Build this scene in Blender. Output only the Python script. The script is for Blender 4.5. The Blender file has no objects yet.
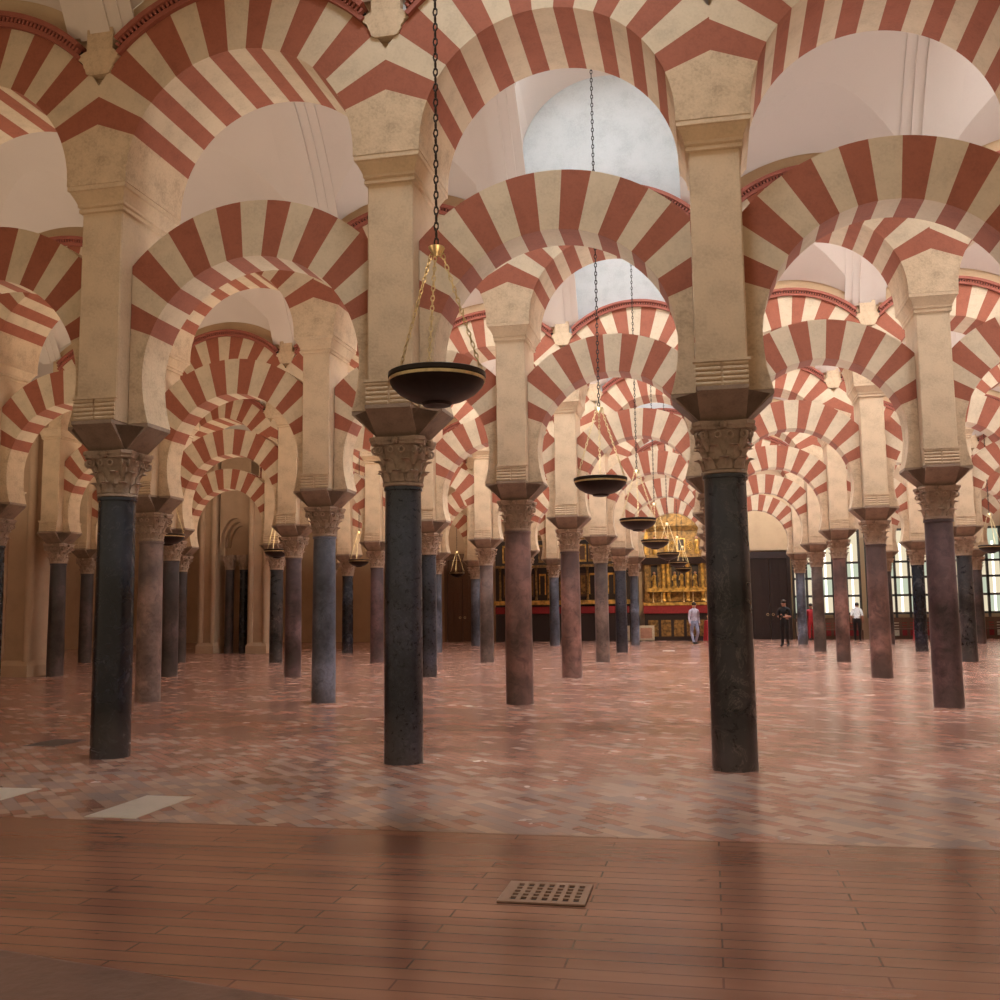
import bpy, math, random
from mathutils import Vector, Matrix
random.seed(7)
scene = bpy.context.scene
COL = scene.collection
PI = math.pi
sin, cos, sqrt = math.sin, math.cos, math.sqrt

# ------------------------------------------------------------------ layout of the hall
SP, NV = 3.3145, 6.3623          # column spacing along a row, row spacing in depth
X0, Y0 = 0.1653, 10.07           # right front column
JIT = {(0,-2):.0,(0,-1):.022,(0,0):.014,(1,-3):-.064,(1,-2):-.065,(1,-1):.033,(1,1):-.01,(2,-5):.16,
       (2,-3):-.067,(2,-1):.037,(2,1):.039,(3,-4):-.059,(3,-3):-.111,(3,-2):-.026,(3,-1):.066,(3,1):.045,
       (3,2):-.046,(4,-4):-.097,(4,-1):.075,(4,1):.077,(4,2):-.032,(5,-3):-.022,(5,-2):.051,(5,-1):.078,(5,1):.066}
RAD = {(0,-2):.204,(0,-1):.196,(0,0):.211,(1,-3):.215,(1,-2):.198,(1,-1):.22,(1,1):.211,(2,-3):.194,(2,-2):.186,
       (2,-1):.222,(2,1):.213,(3,-1):.195,(3,1):.182,(4,1):.192,(5,-1):.17,(5,1):.185}
def cx(j, k): return X0 + k*SP + JIT.get((j, k), 0.0)
def cy(j): return Y0 + j*NV
BACK = 47.9                      # face of the end wall

# ------------------------------------------------------------------ materials
def new_mat(name):
    m = bpy.data.materials.new(name); m.use_nodes = True
    nt = m.node_tree; nt.nodes.clear()
    out = nt.nodes.new('ShaderNodeOutputMaterial'); b = nt.nodes.new('ShaderNodeBsdfPrincipled')
    nt.links.new(b.outputs[0], out.inputs[0])
    return m, nt, b
def N(nt, t, **kw):
    n = nt.nodes.new(t)
    for k, v in kw.items():
        if k in n.inputs.keys(): n.inputs[k].default_value = v
        else: setattr(n, k, v)
    return n
def ramp(nt, fac, stops):
    r = nt.nodes.new('ShaderNodeValToRGB'); e = r.color_ramp.elements
    e[0].position, e[0].color = stops[0][0], (*stops[0][1], 1)
    e[1].position, e[1].color = stops[-1][0], (*stops[-1][1], 1)
    for p, c in stops[1:-1]:
        x = e.new(p); x.color = (*c, 1)
    nt.links.new(fac, r.inputs[0]); return r.outputs[0]
def bump(nt, b, height, strength=.3, dist=.02):
    n = N(nt, 'ShaderNodeBump', Strength=strength, Distance=dist)
    nt.links.new(height, n.inputs['Height']); nt.links.new(n.outputs[0], b.inputs['Normal'])
def sc3(c, f): return tuple(x*f for x in c)
def stone(name, c, var=.25, scale=3.0, rough=.85, bmp=.25, fine=40):
    m, nt, b = new_mat(name)
    tc = N(nt, 'ShaderNodeTexCoord')
    n1 = N(nt, 'ShaderNodeTexNoise', Scale=scale, Detail=6.0, Roughness=.65)
    nt.links.new(tc.outputs['Object'], n1.inputs['Vector'])
    n2 = N(nt, 'ShaderNodeTexNoise', Scale=fine, Detail=3.0)
    nt.links.new(tc.outputs['Object'], n2.inputs['Vector'])
    mx = N(nt, 'ShaderNodeMath', operation='MULTIPLY_ADD'); mx.inputs[1].default_value = .35
    nt.links.new(n2.outputs[0], mx.inputs[0]); nt.links.new(n1.outputs[0], mx.inputs[2])
    col = ramp(nt, mx.outputs[0], [(.42, sc3(c, 1-var)), (.68, c), (.95, sc3(c, 1+var*.5))])
    nt.links.new(col, b.inputs['Base Color']); b.inputs['Roughness'].default_value = rough
    if bmp: bump(nt, b, n2.outputs[0], bmp, .01)
    return m
def marble(name, base, dark, light, veins=.5, rough=.28, scale=5.0):
    m, nt, b = new_mat(name)
    tc = N(nt, 'ShaderNodeTexCoord'); oi = N(nt, 'ShaderNodeObjectInfo')
    ad = N(nt, 'ShaderNodeVectorMath', operation='ADD')
    cm = N(nt, 'ShaderNodeVectorMath', operation='SCALE'); cm.inputs['Scale'].default_value = 30
    cb = N(nt, 'ShaderNodeCombineXYZ')
    nt.links.new(oi.outputs['Random'], cb.inputs[0]); nt.links.new(oi.outputs['Random'], cb.inputs[2])
    nt.links.new(cb.outputs[0], cm.inputs[0])
    nt.links.new(tc.outputs['Object'], ad.inputs[0]); nt.links.new(cm.outputs[0], ad.inputs[1])
    n1 = N(nt, 'ShaderNodeTexNoise', Scale=scale, Detail=8.0, Roughness=.7, Distortion=.8)
    nt.links.new(ad.outputs[0], n1.inputs['Vector'])
    col = ramp(nt, n1.outputs[0], [(.34, dark), (.5, base), (.68, sc3(base, 1.35))])
    n2 = N(nt, 'ShaderNodeTexNoise', Scale=scale*.9, Detail=10.0, Roughness=.75, Distortion=1.5)
    nt.links.new(ad.outputs[0], n2.inputs['Vector'])
    v = N(nt, 'ShaderNodeMath', operation='SUBTRACT'); v.inputs[1].default_value = .56
    nt.links.new(n2.outputs[0], v.inputs[0])
    va = N(nt, 'ShaderNodeMath', operation='ABSOLUTE'); nt.links.new(v.outputs[0], va.inputs[0])
    vf = N(nt, 'ShaderNodeMapRange'); vf.inputs[1].default_value = 0; vf.inputs[2].default_value = .02
    vf.inputs[3].default_value = veins; vf.inputs[4].default_value = 0
    nt.links.new(va.outputs[0], vf.inputs[0])
    mix = N(nt, 'ShaderNodeMixRGB'); mix.inputs[2].default_value = (*light, 1)
    nt.links.new(vf.outputs[0], mix.inputs[0]); nt.links.new(col, mix.inputs[1])
    nt.links.new(mix.outputs[0], b.inputs['Base Color'])
    lo = N(nt, 'ShaderNodeTexNoise', Scale=1.3, Detail=3.0); nt.links.new(ad.outputs[0], lo.inputs['Vector'])
    mm = N(nt, 'ShaderNodeMixRGB', blend_type='MULTIPLY'); mm.inputs[0].default_value = 1
    nt.links.new(mix.outputs[0], mm.inputs[1]); nt.links.new(ramp(nt, lo.outputs[0], [(.35, (.45, .43, .42)), (.5, (1, 1, 1)), (.66, (2.1, 2.0, 2.0))]), mm.inputs[2])
    sz = N(nt, 'ShaderNodeSeparateXYZ'); nt.links.new(tc.outputs['Object'], sz.inputs[0])
    wz = N(nt, 'ShaderNodeMath', operation='MULTIPLY_ADD'); wz.inputs[1].default_value = 1.1; nt.links.new(lo.outputs[0], wz.inputs[0]); nt.links.new(sz.outputs[2], wz.inputs[2])
    up = N(nt, 'ShaderNodeMapRange', interpolation_type='SMOOTHSTEP'); up.inputs[1].default_value = 2.1; up.inputs[2].default_value = 2.9; up.inputs[4].default_value = .30
    nt.links.new(wz.outputs[0], up.inputs[0])                       # unpolished grey stone above the reach of hands
    um = N(nt, 'ShaderNodeMixRGB'); um.inputs[2].default_value = (*[.6*x + .05 + .02*q for q, x in enumerate(sc3(base, 1.6))], 1)
    nt.links.new(up.outputs[0], um.inputs[0]); nt.links.new(mm.outputs[0], um.inputs[1])
    du = N(nt, 'ShaderNodeMapRange', interpolation_type='SMOOTHSTEP'); du.inputs[1].default_value = 1.1; du.inputs[2].default_value = .55; du.inputs[4].default_value = .4
    nt.links.new(wz.outputs[0], du.inputs[0])                       # scuffed and dusty foot
    dm = N(nt, 'ShaderNodeMixRGB'); dm.inputs[2].default_value = (.105, .085, .075, 1)
    nt.links.new(du.outputs[0], dm.inputs[0]); nt.links.new(um.outputs[0], dm.inputs[1])
    nt.links.new(dm.outputs[0], b.inputs['Base Color'])
    sp = N(nt, 'ShaderNodeTexNoise', Scale=60.0, Detail=2.0); nt.links.new(ad.outputs[0], sp.inputs['Vector']); bump(nt, b, sp.outputs[0], .25, .004)
    rr = N(nt, 'ShaderNodeMapRange'); rr.inputs[3].default_value = rough-.08; rr.inputs[4].default_value = rough+.2
    nt.links.new(n1.outputs[0], rr.inputs[0]); nt.links.new(rr.outputs[0], b.inputs['Roughness'])
    return m
def plain(name, c, rough=.6, metal=0.0, var=.15, scale=20):
    m, nt, b = new_mat(name)
    tc = N(nt, 'ShaderNodeTexCoord')
    n1 = N(nt, 'ShaderNodeTexNoise', Scale=scale, Detail=3.0)
    nt.links.new(tc.outputs['Object'], n1.inputs['Vector'])
    nt.links.new(ramp(nt, n1.outputs[0], [(.35, sc3(c, 1-var)), (.65, sc3(c, 1+var))]), b.inputs['Base Color'])
    b.inputs['Roughness'].default_value = rough; b.inputs['Metallic'].default_value = metal
    return m
def emit(name, c, s):
    m = bpy.data.materials.new(name); m.use_nodes = True; nt = m.node_tree; nt.nodes.clear()
    out = nt.nodes.new('ShaderNodeOutputMaterial'); e = nt.nodes.new('ShaderNodeEmission')
    e.inputs[0].default_value = (*c, 1); e.inputs[1].default_value = s
    nt.links.new(e.outputs[0], out.inputs[0]); return m

STONE = stone('pier_stone', (.57, .425, .28), .24, 3, .85, .3)
BLOCK = stone('spandrel_stone', (.54, .40, .26), .3, 5, .9, .4)
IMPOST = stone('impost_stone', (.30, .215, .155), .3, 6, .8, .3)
CAP = stone('capital_stone', (.40, .30, .225), .4, 9, .75, .4)
CREAM = stone('cream_voussoir', (.56, .445, .31), .2, 4, .88, .25)
RED = stone('red_voussoir', (.30, .094, .052), .18, 5, .88, .2)
PINKRED = stone('red_moulding', (.30, .09, .06), .15, 6, .85, .2)
TAN = stone('tan_plaster', (.53, .38, .23), .12, 2, .9, .1)
WHITE = stone('white_plaster', (.62, .545, .48), .05, .8, .9, .06)
GREYW = stone('grey_wall_plaster', (.45, .455, .44), .16, 3, .9, .2)
WALLM = stone('side_wall_plaster', (.46, .32, .21), .15, 1.5, .9, .1)
GAPSHADE = plain('shadow_gap', (.02, .012, .01), .9)  # near-black colour that paints the shade inside gaps
MARB = {
 'black': marble('black_marble', (.010, .011, .018), (.004, .004, .007), (.07, .07, .08), .25, .2),
 'speckled': marble('speckled_dark_marble', (.022, .023, .033), (.007, .007, .011), (.16, .16, .17), .4, .24, 16),
 'veined': marble('dark_veined_marble', (.026, .022, .023), (.008, .007, .008), (.20, .17, .14), .5, .24, 4),
 'redbrown': marble('red_brown_marble', (.15, .080, .066), (.075, .038, .032), (.28, .18, .15), .25, .34, 6),
 'purple': marble('purple_brown_marble', (.085, .050, .052), (.04, .024, .026), (.24, .18, .17), .25, .3, 6),
 'bluegrey': marble('blue_grey_marble', (.085, .095, .125), (.04, .045, .06), (.3, .31, .34), .3, .3, 7),
 'pink': marble('pinkish_grey_marble', (.20, .135, .115), (.11, .07, .06), (.36, .28, .25), .35, .36, 8),
 'brown': marble('grey_brown_marble', (.12, .085, .072), (.06, .042, .038), (.26, .2, .17), .3, .32, 7),
 'dark': marble('dark_brown_marble', (.05, .034, .032), (.022, .016, .016), (.16, .13, .12), .25, .3, 6)}
CNAME = {'black': 'black', 'speckled': 'dark speckled', 'veined': 'dark grey veined', 'redbrown': 'reddish brown',
         'purple': 'purplish brown', 'bluegrey': 'bluish grey', 'pink': 'pinkish grey', 'brown': 'grey brown', 'dark': 'dark brown'}
IRON = plain('dark_iron', (.030, .022, .018), .4, .6)
BOWL = plain('dark_bronze', (.022, .012, .009), .4, .4)
BRASS = plain('pale_brass', (.62, .48, .26), .35, .8)
GOLD = plain('gilded_wood', (.50, .29, .07), .4, .5, .5, 6)
DGOLD = plain('dull_gilding', (.22, .12, .035), .5, .3, .5, 8)
DWOOD = plain('dark_wood', (.020, .010, .009), .5)
BWOOD = plain('brown_wood', (.10, .045, .022), .5)
CLOTHRED = plain('red_cloth', (.22, .012, .014), .8)
REDM = plain('bright_red_cloth', (.40, .02, .03), .7)
FRAME = plain('grey_metal_frame', (.06, .055, .05), .5, .3)
SLAB = stone('pale_marble_slab', (.55, .48, .40), .15, 6, .3, .05)
PLATE = plain('dark_slate_plate', (.05, .042, .044), .35)
GRATE = stone('grate_clay', (.29, .175, .115), .2, 10, .5, .1)
SKIN = plain('skin', (.42, .22, .15), .6)
HAIR = plain('dark_hair', (.03, .018, .012), .6)
BLACKC = plain('black_clothing', (.010, .009, .010), .8)
LILAC = plain('lilac_clothing', (.50, .46, .55), .8)
BLUEC = plain('blue_grey_clothing', (.28, .30, .42), .8)
WHITEC = plain('white_shirt', (.72, .76, .78), .8)
PANEL = plain('pale_panel', (.55, .48, .36), .7)
PINK = plain('pink_print', (.45, .24, .17), .7)

def floor_mat(name, planks):
    m, nt, b = new_mat(name)
    geo = N(nt, 'ShaderNodeNewGeometry')
    mp = N(nt, 'ShaderNodeMapping')
    nt.links.new(geo.outputs['Position'], mp.inputs['Vector'])
    br = N(nt, 'ShaderNodeTexBrick')
    br.inputs['Scale'].default_value = 1.0
    if planks:
        br.inputs['Brick Width'].default_value = 1.35; br.inputs['Row Height'].default_value = .125
        br.inputs['Mortar Size'].default_value = .006; br.inputs['Mortar Smooth'].default_value = .3
        br.inputs['Color1'].default_value = (.25, .118, .074, 1); br.inputs['Color2'].default_value = (.215, .094, .060, 1)
        br.inputs['Mortar'].default_value = (.135, .060, .040, 1)
    else:
        mp.inputs['Rotation'].default_value = (0, 0, PI/4)
        br.inputs['Brick Width'].default_value = .22; br.inputs['Row Height'].default_value = .11
        br.inputs['Mortar Size'].default_value = .008; br.inputs['Mortar Smooth'].default_value = .4
        br.inputs['Color1'].default_value = (.40, .205, .150, 1); br.inputs['Color2'].default_value = (.30, .145, .105, 1)
        br.inputs['Mortar'].default_value = (.20, .105, .075, 1)
    nt.links.new(mp.outputs[0], br.inputs['Vector'])
    n1 = N(nt, 'ShaderNodeTexNoise', Scale=1.1, Detail=5.0)
    st = N(nt, 'ShaderNodeMapping'); st.inputs['Scale'].default_value = (.35, 1.6, 1) if planks else (1, 1, 1)
    nt.links.new(geo.outputs['Position'], st.inputs['Vector']); nt.links.new(st.outputs[0], n1.inputs['Vector'])
    mul = N(nt, 'ShaderNodeMixRGB', blend_type='MULTIPLY'); mul.inputs[0].default_value = 1
    nt.links.new(br.outputs['Color'], mul.inputs[1])
    nt.links.new(ramp(nt, n1.outputs[0], [(.3, (.72, .70, .70)), (.7, (1.2, 1.2, 1.18))]), mul.inputs[2])
    colour = mul.outputs[0]
    if planks:
        n2 = N(nt, 'ShaderNodeTexNoise', Scale=5.0, Detail=4.0)
        s2 = N(nt, 'ShaderNodeMapping'); s2.inputs['Scale'].default_value = (.7, 2.5, 1)
        nt.links.new(geo.outputs['Position'], s2.inputs['Vector']); nt.links.new(s2.outputs[0], n2.inputs['Vector'])
        kn = N(nt, 'ShaderNodeMixRGB'); kn.inputs[2].default_value = (.055, .022, .016, 1)
        nt.links.new(ramp(nt, n2.outputs[0], [(.68, (0, 0, 0)), (.76, (.75, .75, .75))]), kn.inputs[0])
        nt.links.new(colour, kn.inputs[1]); colour = kn.outputs[0]
    else:
        b2 = N(nt, 'ShaderNodeTexBrick'); b2.inputs['Scale'].default_value = 1.0
        for q, v in (('Brick Width', .22), ('Row Height', .11), ('Mortar Size', 0.0)): b2.inputs[q].default_value = v
        b2.inputs['Color1'].default_value = (0, 0, 0, 1); b2.inputs['Color2'].default_value = (1, 1, 1, 1)
        nt.links.new(mp.outputs[0], b2.inputs['Vector'])
        n4 = N(nt, 'ShaderNodeTexNoise', Scale=.9, Detail=4.0); nt.links.new(geo.outputs['Position'], n4.inputs['Vector'])
        av = N(nt, 'ShaderNodeMath', operation='MULTIPLY_ADD'); av.inputs[1].default_value = .55
        nt.links.new(b2.outputs['Color'], av.inputs[0])
        hf = N(nt, 'ShaderNodeMath', operation='MULTIPLY'); hf.inputs[1].default_value = .45; nt.links.new(n4.outputs[0], hf.inputs[0])
        nt.links.new(hf.outputs[0], av.inputs[2])
        bw = N(nt, 'ShaderNodeCombineColor'); nt.links.new(av.outputs[0], bw.inputs[0]); nt.links.new(b2.outputs['Color'], bw.inputs[1])
        bw_ = N(nt, 'ShaderNodeSeparateColor'); nt.links.new(bw.outputs[0], bw_.inputs[0]); bw = bw_
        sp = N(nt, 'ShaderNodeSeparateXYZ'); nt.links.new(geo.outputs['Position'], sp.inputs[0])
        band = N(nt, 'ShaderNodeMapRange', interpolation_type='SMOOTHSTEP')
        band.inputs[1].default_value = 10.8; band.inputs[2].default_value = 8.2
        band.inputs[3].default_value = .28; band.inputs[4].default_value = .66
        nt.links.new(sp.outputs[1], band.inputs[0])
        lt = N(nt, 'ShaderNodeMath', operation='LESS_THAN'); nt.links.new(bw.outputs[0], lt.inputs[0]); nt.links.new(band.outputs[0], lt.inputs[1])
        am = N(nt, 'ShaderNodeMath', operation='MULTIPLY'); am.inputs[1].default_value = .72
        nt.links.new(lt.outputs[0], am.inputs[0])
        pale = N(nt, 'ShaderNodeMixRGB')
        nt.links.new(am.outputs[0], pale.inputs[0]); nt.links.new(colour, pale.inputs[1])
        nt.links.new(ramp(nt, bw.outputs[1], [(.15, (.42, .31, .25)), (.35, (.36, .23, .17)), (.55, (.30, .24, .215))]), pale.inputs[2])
        colour = pale.outputs[0]
    nt.links.new(colour, b.inputs['Base Color'])
    rr = N(nt, 'ShaderNodeMapRange'); rr.inputs[3].default_value = .17 if planks else .16; rr.inputs[4].default_value = .32 if planks else .33
    nt.links.new(n1.outputs[0], rr.inputs[0]); nt.links.new(rr.outputs[0], b.inputs['Roughness'])
    nb = N(nt, 'ShaderNodeTexNoise', Scale=7.0, Detail=2.0)
    nt.links.new(st.outputs[0] if planks else geo.outputs['Position'], nb.inputs['Vector'])
    ml = N(nt, 'ShaderNodeMath', operation='MULTIPLY_ADD'); ml.inputs[1].default_value = -1.0
    nt.links.new(br.outputs['Fac'], ml.inputs[0]); nt.links.new(nb.outputs[0], ml.inputs[2])
    bump(nt, b, ml.outputs[0], .22, .008)
    return m
FLOOR = floor_mat('terracotta_brick_floor', False)
PLANKS = floor_mat('polished_red_plank_floor', True)
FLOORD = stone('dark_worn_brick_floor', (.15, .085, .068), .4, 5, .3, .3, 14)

# ------------------------------------------------------------------ mesh builder
class MB:
    def __init__(s): s.v, s.f, s.m, s.mats = [], [], [], []
    def mi(s, mat):
        if mat not in s.mats: s.mats.append(mat)
        return s.mats.index(mat)
    def add(s, verts, faces, mat):
        o = len(s.v); s.v += [tuple(v) for v in verts]; i = s.mi(mat)
        for f in faces: s.f.append(tuple(o+a for a in f)); s.m.append(i)
    def box(s, x0, x1, y0, y1, z0, z1, mat):
        s.frus((x0, x1, y0, y1, z0), (x0, x1, y0, y1, z1), mat)
    def frus(s, a, b, mat):
        x0, x1, y0, y1, z0 = a; X0_, X1_, Y0_, Y1_, z1 = b
        s.add([(x0,y0,z0),(x1,y0,z0),(x1,y1,z0),(x0,y1,z0),(X0_,Y0_,z1),(X1_,Y0_,z1),(X1_,Y1_,z1),(X0_,Y1_,z1)],
              [(3,2,1,0),(4,5,6,7),(0,1,5,4),(1,2,6,5),(2,3,7,6),(3,0,4,7)], mat)
    def lathe(s, prof, n, mat, c=(0, 0, 0), caps=True):
        vs, fs = [], []
        for r, z in prof:
            for i in range(n):
                a = 2*PI*i/n; vs.append((c[0]+r*cos(a), c[1]+r*sin(a), c[2]+z))
        for k in range(len(prof)-1):
            for i in range(n):
                j = (i+1) % n; fs.append((k*n+i, k*n+j, (k+1)*n+j, (k+1)*n+i))
        if caps:
            fs.append(tuple(range(n-1, -1, -1))); o = (len(prof)-1)*n; fs.append(tuple(o+i for i in range(n)))
        s.add(vs, fs, mat)
    def rings(s, rings, mat, closed=True):
        """skin a list of equally long vertex rings"""
        n = len(rings[0]); vs = [v for r in rings for v in r]; fs = []
        for k in range(len(rings)-1):
            for i in range(n if closed else n-1):
                j = (i+1) % n; fs.append((k*n+i, k*n+j, (k+1)*n+j, (k+1)*n+i))
        s.add(vs, fs, mat)
    def tube(s, pts, r, mat, n=6):
        pts = [Vector(p) for p in pts]; rg = []
        for i, p in enumerate(pts):
            d = (pts[min(i+1, len(pts)-1)] - pts[max(i-1, 0)]).normalized()
            u = d.orthogonal().normalized() if i == 0 else (u - d*u.dot(d)).normalized()
            w = d.cross(u); rr = r[i] if isinstance(r, (list, tuple)) else r
            rg.append([tuple(p + (u*cos(2*PI*q/n) + w*sin(2*PI*q/n))*rr) for q in range(n)])
        o = len(s.v); s.rings(rg, mat); i = s.mi(mat)
        s.f.append(tuple(o+q for q in range(n-1, -1, -1))); s.m.append(i)
        e = o + (len(pts)-1)*n; s.f.append(tuple(e+q for q in range(n))); s.m.append(i)
    def sphere(s, c, r, mat, n=8, sq=(1, 1, 1)):
        vs = [(c[0], c[1], c[2]-r*sq[2])]; fs = []; m = n//2
        for a in range(1, m):
            ph = -PI/2 + PI*a/m
            for i in range(n):
                t = 2*PI*i/n; vs.append((c[0]+r*sq[0]*cos(ph)*cos(t), c[1]+r*sq[1]*cos(ph)*sin(t), c[2]+r*sq[2]*sin(ph)))
        vs.append((c[0], c[1], c[2]+r*sq[2])); top = len(vs)-1
        for i in range(n):
            j = (i+1) % n; fs.append((0, 1+j, 1+i)); fs.append((top, 1+(m-2)*n+i, 1+(m-2)*n+j))
            for a in range(m-2): fs.append((1+a*n+i, 1+a*n+j, 1+(a+1)*n+j, 1+(a+1)*n+i))
        s.add(vs, fs, mat)
    def torus(s, c, R, r, mat, axis='z', n=10, m=5, st=1.0):
        vs, fs = [], []
        for i in range(n):
            a = 2*PI*i/n
            for q in range(m):
                b = 2*PI*q/m; x = (R+r*cos(b))*cos(a); y = (R+r*cos(b))*sin(a); z = r*sin(b)
                if axis == 'z': p = (x, y, z)
                elif axis == 'x': p = (z, x, y*st)
                else: p = (x, z, y*st)
                vs.append((c[0]+p[0], c[1]+p[1], c[2]+p[2]))
        for i in range(n):
            for q in range(m):
                fs.append((i*m+q, ((i+1) % n)*m+q, ((i+1) % n)*m+(q+1) % m, i*m+(q+1) % m))
        s.add(vs, fs, mat)
    def mesh(s, name, smooth=None):
        me = bpy.data.meshes.new(name); me.from_pydata(s.v, [], s.f)
        for mt in s.mats: me.materials.append(mt)
        me.polygons.foreach_set('material_index', s.m)
        me.update()
        if smooth is not None:
            me.polygons.foreach_set('use_smooth', [True]*len(me.polygons))
            me.set_sharp_from_angle(angle=smooth)
        me.update(); return me
    def build(s, name, parent=None, smooth=None): return link(name, s.mesh(name, smooth), parent)
def link(name, me, parent=None, loc=None):
    o = bpy.data.objects.new(name, me); COL.objects.link(o)
    if parent: o.parent = parent
    if loc: o.location = loc
    return o
def tag(o, label, cat, group=None):
    o['label'] = label; o['category'] = cat; o['kind'] = 'thing'
    if group: o['group'] = group
    return o
def thing(name, loc, label, cat, group=None, rz=0):
    o = bpy.data.objects.new(name, None); COL.objects.link(o); o.empty_display_size = .2
    o.location = loc; o.rotation_euler = (0, 0, rz)
    return tag(o, label, cat, group)
def struct(o): o['kind'] = 'structure'; return o

# ------------------------------------------------------------------ words for labels
ROW = ['front', 'second', 'third', 'fourth', 'fifth', 'sixth']
NTH = ['first', 'second', 'third', 'fourth', 'fifth', 'sixth']
def line_words(k):
    if k == -2: return 'in line behind the left front column'
    if k == -1: return 'in line behind the middle front column'
    if k == 0: return 'in line behind the right front column'
    if k > 0: return NTH[k-1] + ' line right of the right front column'
    return NTH[-k-3] + ' line left of the left front column'
def bay_words(k):                   # bay between lines k and k+1
    if k == -2: return 'between the lines of left and middle front columns'
    if k == -1: return 'between the lines of middle and right front columns'
    if k >= 0: return NTH[k] + ' bay right of the right front column line'
    return NTH[-k-3] + ' bay left of the left front column line'

# ------------------------------------------------------------------ columns
def shaft_mesh(r, mat):
    b = MB(); p = []
    for i in range(15):
        t = i/14; rr = r*(1.03 - .07*t + .012*sin(PI*t)); p.append((rr, 2.79*t))
    p = [(r*1.03, 0)] + p[1:] + [(r*1.03, 2.795), (r*1.04, 2.81), (r*1.02, 2.83)]
    b.lathe(p, 32, mat); return b.mesh('shaft', .6)
def capital_mesh():
    b = MB()
    b.lathe([(.195,2.83),(.215,2.84),(.215,2.865),(.195,2.875),(.19,2.90),(.195,2.98),(.205,3.08),(.23,3.17),(.262,3.235),(.27,3.25)], 32, CAP)
    def leaf(a, z0, h, r0, out, w):
        rg = []
        for q in range(7):
            t = q/6; z = z0 + h*(t if t < .75 else .75 + .25*sin((t-.75)*4*PI*.5) - (t-.75)*1.1)
            r = r0 + .02*t + out*max(0, t-.35)**1.6*1.9
            ww = w*(1 - .5*t**2) * (1 + .16*(q % 2)); th = .022
            row = []
            for u, dr in ((-1, 0), (-.55, .012), (0, .026), (.55, .012), (1, 0)):
                row.append(((r+dr)*cos(a) - u*ww*sin(a), (r+dr)*sin(a) + u*ww*cos(a), z))
            for u in (1, -1):
                row.append(((r-th)*cos(a) - u*ww*sin(a), (r-th)*sin(a) + u*ww*cos(a), z-.01))
            rg.append(row)
        o = len(b.v); b.rings(rg, CAP)
        b.f.append(tuple(o+6*7+i for i in range(7))); b.m.append(b.mi(CAP))
    for i in range(8): leaf(2*PI*i/8, 2.875, .15, .195, .062, .066)
    for i in range(8): leaf(2*PI*(i+.5)/8, 2.97, .18, .20, .075, .062)
    for i in range(4):
        a = PI/4 + i*PI/2
        b.tube([(.20*cos(a+e*.42), .20*sin(a+e*.42), 3.04) if False else (.21*cos(a), .21*sin(a), 3.06), (.255*cos(a), .255*sin(a), 3.16), (.315*cos(a), .315*sin(a), 3.225)], [.03, .036, .03], CAP, 6) if (e := 1) else None
        for sgn in (-1, 1):                       # volute pair
            aa = a + sgn*.10
            ctr = Vector((.315*cos(aa), .315*sin(aa), 3.205))
            t = Vector((-sin(a), cos(a), 0)); rad = Vector((cos(a), sin(a), 0)); up = Vector((0, 0, 1))
            pts = []
            for q in range(14):
                an = PI*.6 + q*PI*2*1.4/13; rr = .054*(1-q/17)
                pts.append(ctr + rad*cos(an)*rr + up*sin(an)*rr + t*sgn*.008*q/13)
            b.tube(pts, [.017*(1-q/30) for q in range(14)], CAP, 5)
        m = i*PI/2
        for sgn in (-1, 1):                       # inner helices and fleuron
            aa = m + sgn*.22
            b.torus((0, 0, 0), .03, .011, CAP, 'z', 8, 4)
            o = len(b.v) - 32
            for q in range(o, len(b.v)):
                x, y, z = b.v[q]; R_ = .268 + z
                b.v[q] = (R_*cos(aa) - x*sin(aa), R_*sin(aa) + x*cos(aa), 3.20 + y)
        b.sphere((.285*cos(m), .285*sin(m), 3.29), .05, CAP, 8, (.8, .8, .8))
    # concave-sided abacus
    out = []
    for i in range(4):
        a = PI/4 + i*PI/2; n_ = a + PI/2
        p0 = Vector((.345*cos(a+.1), .345*sin(a+.1), 0)); p1 = Vector((.345*cos(n_-.1), .345*sin(n_-.1), 0))
        mdir = Vector((cos(a+PI/4), sin(a+PI/4), 0))
        for q in range(7):
            t = q/6; p = p0.lerp(p1, t) + mdir*(.035*(2*t-1)**2 - .0); out.append(p)
    rg = [[(p.x*s_, p.y*s_, z) for p in out] for s_, z in ((.90, 3.25), (.95, 3.26), (.95, 3.285), (1.0, 3.30), (1.0, 3.335))]
    o = len(b.v); b.rings(rg, CAP); n = len(out)
    b.f.append(tuple(o+4*n+i for i in range(n))); b.m.append(b.mi(CAP))
    b.f.append(tuple(o+n-1-i for i in range(n))); b.m.append(b.mi(CAP))
    return b.mesh('capital', .7)
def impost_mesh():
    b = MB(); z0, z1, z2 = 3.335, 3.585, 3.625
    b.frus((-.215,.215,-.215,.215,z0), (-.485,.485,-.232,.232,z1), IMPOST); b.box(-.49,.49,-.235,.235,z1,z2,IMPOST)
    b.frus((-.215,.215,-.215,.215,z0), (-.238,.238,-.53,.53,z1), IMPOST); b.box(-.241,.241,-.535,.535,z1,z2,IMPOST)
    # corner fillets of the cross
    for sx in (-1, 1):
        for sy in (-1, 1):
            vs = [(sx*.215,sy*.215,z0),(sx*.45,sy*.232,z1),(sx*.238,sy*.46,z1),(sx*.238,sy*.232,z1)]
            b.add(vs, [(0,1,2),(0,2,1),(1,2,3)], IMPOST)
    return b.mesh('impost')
CAPM, IMPM = capital_mesh(), impost_mesh()
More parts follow.
